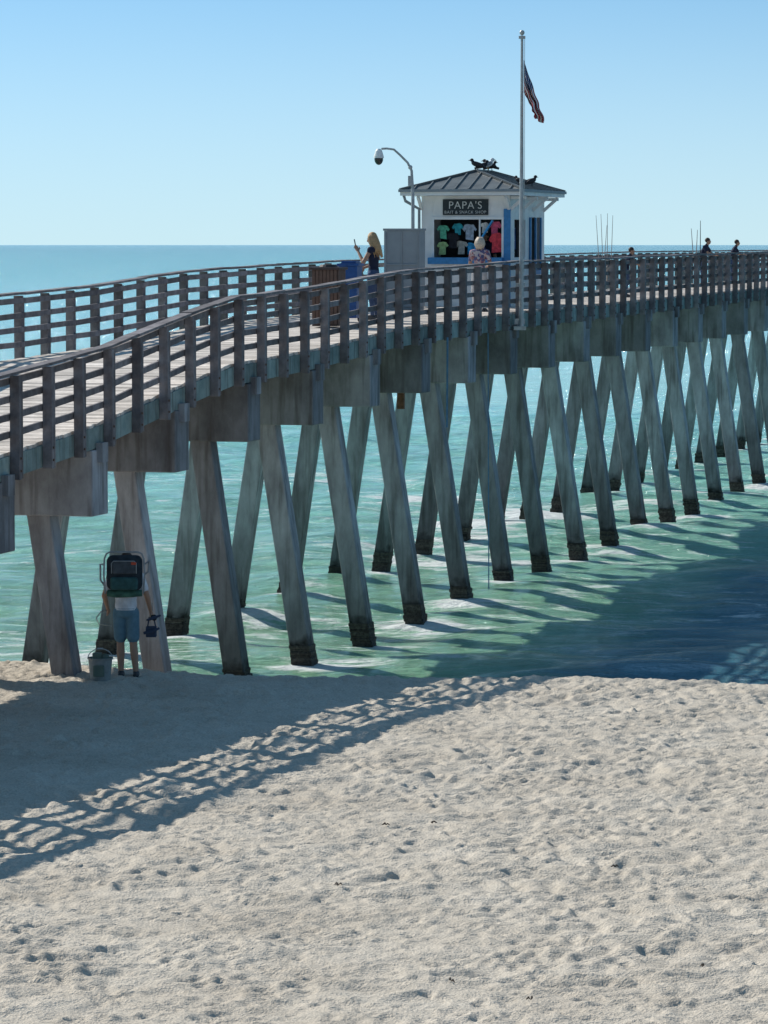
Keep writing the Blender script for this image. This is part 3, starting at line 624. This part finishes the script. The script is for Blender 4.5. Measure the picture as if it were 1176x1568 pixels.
def backpack(e):
    m=MB(); m.box(-.245,.245,-.33,-.12,1.24,1.72); o=m.obj('backpack_shell',[W('backpack_black',(.025,.036,.045),rough=.85,var=.4,scale=9)],e,smooth=True,bevel=.085,seg=5)
    m=MB(); m.box(-.19,.19,-.385,-.30,1.25,1.43); m.obj('backpack_pocket',[W('pocket_green',(.035,.10,.10),rough=.85,var=.3)],e,smooth=True,bevel=.04,seg=4)
    m=MB(); m.box(-.16,.16,-.355,-.30,1.47,1.66); m.obj('backpack_panel',[W('panel_dark',(.07,.085,.10),rough=.8,var=.3)],e,smooth=True,bevel=.025,seg=4)
    m=MB(); m.tube([(-.24,-.23,1.20),(-.12,-.235,1.19),(.1,-.235,1.195),(.24,-.23,1.20)],[.045,.055,.055,.045],12); m.obj('rolled_towel',[W('roll_green',(.05,.13,.10),rough=.9,var=.4)],e,smooth=True)
    m=MB(); m.tube([(-.26,-.30,1.2),(-.28,-.31,1.45),(-.27,-.31,1.68),(-.24,-.31,1.75),(-.19,-.31,1.77),(.19,-.31,1.77),(.24,-.31,1.75),(.27,-.31,1.68),(.28,-.31,1.45),(.26,-.30,1.2)],[.012]*10,8)
    m.tube([(-.17,-.362,1.48),(-.17,-.362,1.62),(-.14,-.362,1.65),(.14,-.362,1.65),(.17,-.362,1.62),(.17,-.362,1.48)],[.006]*6,6)
    m.tube([(.28,-.3,1.6),(.34,-.28,1.65),(.33,-.25,1.5),(.28,-.26,1.46)],[.014]*4,8); m.tube([(-.28,-.3,1.6),(-.33,-.28,1.6),(-.33,-.25,1.38),(-.27,-.26,1.3)],[.014]*4,8)
    m.obj('frame_tube',[W('frame_grey',(.30,.33,.35),rough=.4)],e,smooth=True)
    m=MB(); m.box(.10,.17,-.37,-.357,1.60,1.635); m.obj('orange_tag',[W('tag_red',(.5,.08,.04))],e)
    m=MB()
    for x in(-.13,.13): m.tube([(x,-.14,1.24),(x*1.05,-.11,1.47),(x*1.05,.02,1.52),(x*1.1,.17,1.42),(x*1.1,.17,1.2),(x,-.12,1.2)],[.02]*6,8)
    m.obj('straps',[black],e,smooth=True)
    m=MB(); m.tube([(.35,.05,.84),(.34,.30,.90),(.32,.62,.98)],[.012,.008,.004],8); m.ell((.38,.14,.82),(.04,.05,.045)); m.obj('rod_reel',[black],e,smooth=True)
    m=MB(); m.box(.27,.41,.02,.20,.56,.70); m.tube([(.24,.0,.62),(.35,.0,.64),(.46,.0,.69)],[.02,.03,.015],8); m.tube([(.28,.0,.80),(.38,.0,.83),(.48,-.01,.87)],[.012,.025,.012],8)
    m.tube([(.29,.12,.70),(.31,.13,.83),(.37,.13,.83),(.40,.12,.70)],[.01]*4,6); m.obj('tackle_bag',[W('bag_blue',(.045,.06,.10),rough=.8)],e,smooth=True,bevel=.03,seg=3)
    m=MB(); m.tube([(-.27,.22,.92),(-.36,.2,.90),(-.42,.1,.82),(-.38,.05,.74),(-.2,.0,.72)],[.008]*5,6); m.obj('loop_cord',[W('cord',(.4,.38,.33))],e,smooth=True)
backpack(fish)
def bucket():
    D=50.3; x=(151-588)/F*D; e=emp('bait_bucket',(x,D,float(sand_base(np.array([x]),np.array([D]))[0])+.0)); m=MB()
    m.tube([(0,0,0),(0,0,.30),(0,0,.33),(0,0,.335)],[.145,.17,.182,.182],24,cap=False); m.tube([(0,0,.335),(0,0,.30),(0,0,.02)],[.168,.16,.14],24,cap=False)
    m.add([(.14*math.cos(k*.2618),.14*math.sin(k*.2618),.012) for k in range(24)],[tuple(range(24))])
    m.obj('pail',[W('bucket_grey',(.26,.27,.26),rough=.6)],e,smooth=False)
    m=MB(); m.tube([(.18*math.cos(a),.0,.31+.15*math.sin(a)) for a in np.linspace(0,math.pi,12)],[.007]*12,6); m.tube([(-.04,0,.46),(.04,0,.46)],[.014]*2,8); m.obj('handle',[metal],e)
    m=MB(); m.box(-.11,.02,-.06,.08,.2,.40); m.ell((.06,.02,.33),(.07,.08,.06)); m.box(-.09,.07,-.19,-.165,.08,.24,mi=0); m.obj('bait_boxes',[W('bait_green',(.12,.16,.13))],e,bevel=.01)
bucket()
D=71; wo,_=person('woman',((572-588)/F*D,D,deckz(D)),math.radians(70),1.0,dict(elL=(-.23,.13,1.15),wrL=(-.11,.28,1.36),elR=(.23,.02,1.13),wrR=(.16,.24,1.05),long=True,hem=1.0,tilt=-.25,sleeve=.15),
    dict(skin=skin,top=navy,bottom=denim,shoes=shoe,hair=blond),'long',True)
m=MB(); m.box(-.04,.04,-.006,.006,-.085,.085); o=m.obj('smartphone',[black],wo,bevel=.004); o.location=(-.045,.375,1.53); o.rotation_euler=(-.2,0,.2)
D=76.2; person('woman',((734-588)/F*D,D,deckz(D)-.02),math.radians(-20),.92,dict(elL=(-.25,.05,1.14),wrL=(-.14,.24,1.06),elR=(.25,.05,1.14),wrR=(.14,.24,1.08),long=True,hem=1.0),
    dict(skin=skin,top=flor,bottom=W('capri',(.45,.43,.42)),shoes=shoe,hair=greyh),'bob',True)
kp=KL(-.75,.75,0); person('vendor',(kp.x,kp.y,kiosk.location.z+.06),math.radians(160),.95,{},dict(skin=skin,top=navy,bottom=denim,shoes=shoe,hair=brown),voxel=.014)
for u,D,rz,s in((1075,112,-1.9,.88),(1120,118,-1.6,.85),(958,92,-1.8,.76)):
    X=(u-588)/F*D; person('angler',(X,D,deckz(D)),rz,s,dict(che=(0,.06,1.27),upc=(0,.10,1.37),nek=(0,.15,1.47),hed=(0,.19,1.56),shL=(-.19,.1,1.38),shR=(.19,.1,1.38),elL=(-.24,.25,1.16),elR=(.24,.25,1.16),wrL=(-.1,.42,1.12),wrR=(.1,.42,1.12),long=True,hem=1.0),
        dict(skin=skin,top=navy,bottom=denim,shoes=shoe,hair=brown),voxel=.014)
rodm=W('rod_grey',(.30,.27,.25)); 
def rod(u,D,ytop,lean,c=None,r=.010):
    X=(u-588)/F*D; z0=deckz(D)+.5; zt=CAMZ+(374-ytop)*D/F; e=emp('fishing_rod',(X,D,0)); m=MB()
    m.tube([(0,0,z0),(0,0,z0+.35),(lean*.3,0,z0+.36),(lean,0,zt)],[.018,.018,r,r*.5],6); m.tube([(0.01,-.03,z0+.3),(0.01,-.09,z0+.3)],[.035,.035],10); m.tube([(0.01,-.06,z0+.33),(.01,-.06,z0+.24)],[.012]*2,6)
    m.obj('rod_blank',[c or rodm],e)
for u,l,y in((919,-.12,330),(924,-.08,328),(929,.0,327),(934,.05,330),(922,.1,345)): rod(u,87,y,l)
for u,l,y,D in((1062,-.1,350,110),(1071,.0,338,110),(1064,.05,352,110)): rod(u,D,y,l,black if y==338 else None,.016)
m=MB(); rr=random.Random(11)
for (u,v) in [(662,1255),(690,1500),(815,1530),(520,1352),(1080,1478),(590,1258),(940,1325)]:
    Dd=CAMZ*F/(v-374)*.99; X=(u-588)/F*Dd*1.01; z=float(sand_base(np.array([X]),np.array([Dd]))[0])+.03
    for q in range(rr.randint(2,3)):
        a=rr.uniform(0,3.1); l=rr.uniform(.015,.04); x=X+rr.uniform(-.03,.03); y=Dd+rr.uniform(-.05,.05)
        m.tube([(x-l*math.cos(a),y-l*math.sin(a),z),(x,y,z+.015),(x+l*math.cos(a),y+l*math.sin(a),z-.005)],[.005,.009,.003],6)
m.obj('seaweed_debris',[W('seaweed',(.05,.035,.025))])
# ------------------------------------------------------------ light, sky, camera
sd=Vector((-1.0,.9,1.0)).normalized()
L=bpy.data.lights.new('sun','SUN'); L.energy=5.0; L.angle=math.radians(.5); L.color=(1,.96,.89)
lo=bpy.data.objects.new('sun',L); scene.collection.objects.link(lo); lo.rotation_euler=sd.to_track_quat('Z','Y').to_euler()
w=bpy.data.worlds.new('World'); scene.world=w; w.use_nodes=True; nt=w.node_tree; bg=nt.nodes['Background']
tc=N(nt,'ShaderNodeTexCoord'); mp=N(nt,'ShaderNodeMapping'); mp.inputs['Scale'].default_value=(1,1,3.0); mp.inputs['Location'].default_value=(0,0,.16); nt.links.new(tc.outputs['Generated'],mp.inputs['Vector'])
nm=N(nt,'ShaderNodeVectorMath',operation='NORMALIZE'); nt.links.new(mp.outputs[0],nm.inputs[0])
sk=N(nt,'ShaderNodeTexSky',sky_type='NISHITA'); sk.sun_disc=False; sk.sun_elevation=math.asin(sd.z); sk.sun_rotation=math.atan2(sd.x,sd.y)%(2*math.pi)
sk.dust_density=.2; sk.air_density=1.0; sk.ozone_density=3.0
nt.links.new(nm.outputs[0],sk.inputs['Vector'])
ml=N(nt,'ShaderNodeVectorMath',operation='MULTIPLY'); ml.inputs[1].default_value=(.92,1.17,1.06)
nt.links.new(sk.outputs[0],ml.inputs[0])
sp=N(nt,'ShaderNodeSeparateXYZ'); nt.links.new(tc.outputs['Generated'],sp.inputs[0])
hz=N(nt,'ShaderNodeMapRange',interpolation_type='SMOOTHSTEP'); hz.inputs['From Min'].default_value=-.02; hz.inputs['From Max'].default_value=.095; hz.inputs['To Min'].default_value=.85; hz.inputs['To Max'].default_value=0
nt.links.new(sp.outputs['Z'],hz.inputs['Value'])
hm=N(nt,'ShaderNodeMix',data_type='RGBA'); hm.inputs['B'].default_value=(4.2,5.3,5.5,1); nt.links.new(hz.outputs[0],hm.inputs['Factor']); nt.links.new(ml.outputs[0],hm.inputs['A'])
nt.links.new(hm.outputs['Result'],bg.inputs['Color']); bg.inputs['Strength'].default_value=.15
cam=bpy.data.cameras.new('camera'); co=bpy.data.objects.new('camera',cam); scene.collection.objects.link(co); scene.camera=co
cam.sensor_fit='VERTICAL'; cam.sensor_height=36; cam.lens=F/1568*36; cam.clip_start=.5; cam.clip_end=80000
co.location=(0,0,CAMZ); co.rotation_euler=(math.pi/2-math.atan(410/F),0,0)
scene.view_settings.view_transform='Standard'; scene.view_settings.look='None'; scene.view_settings.exposure=0
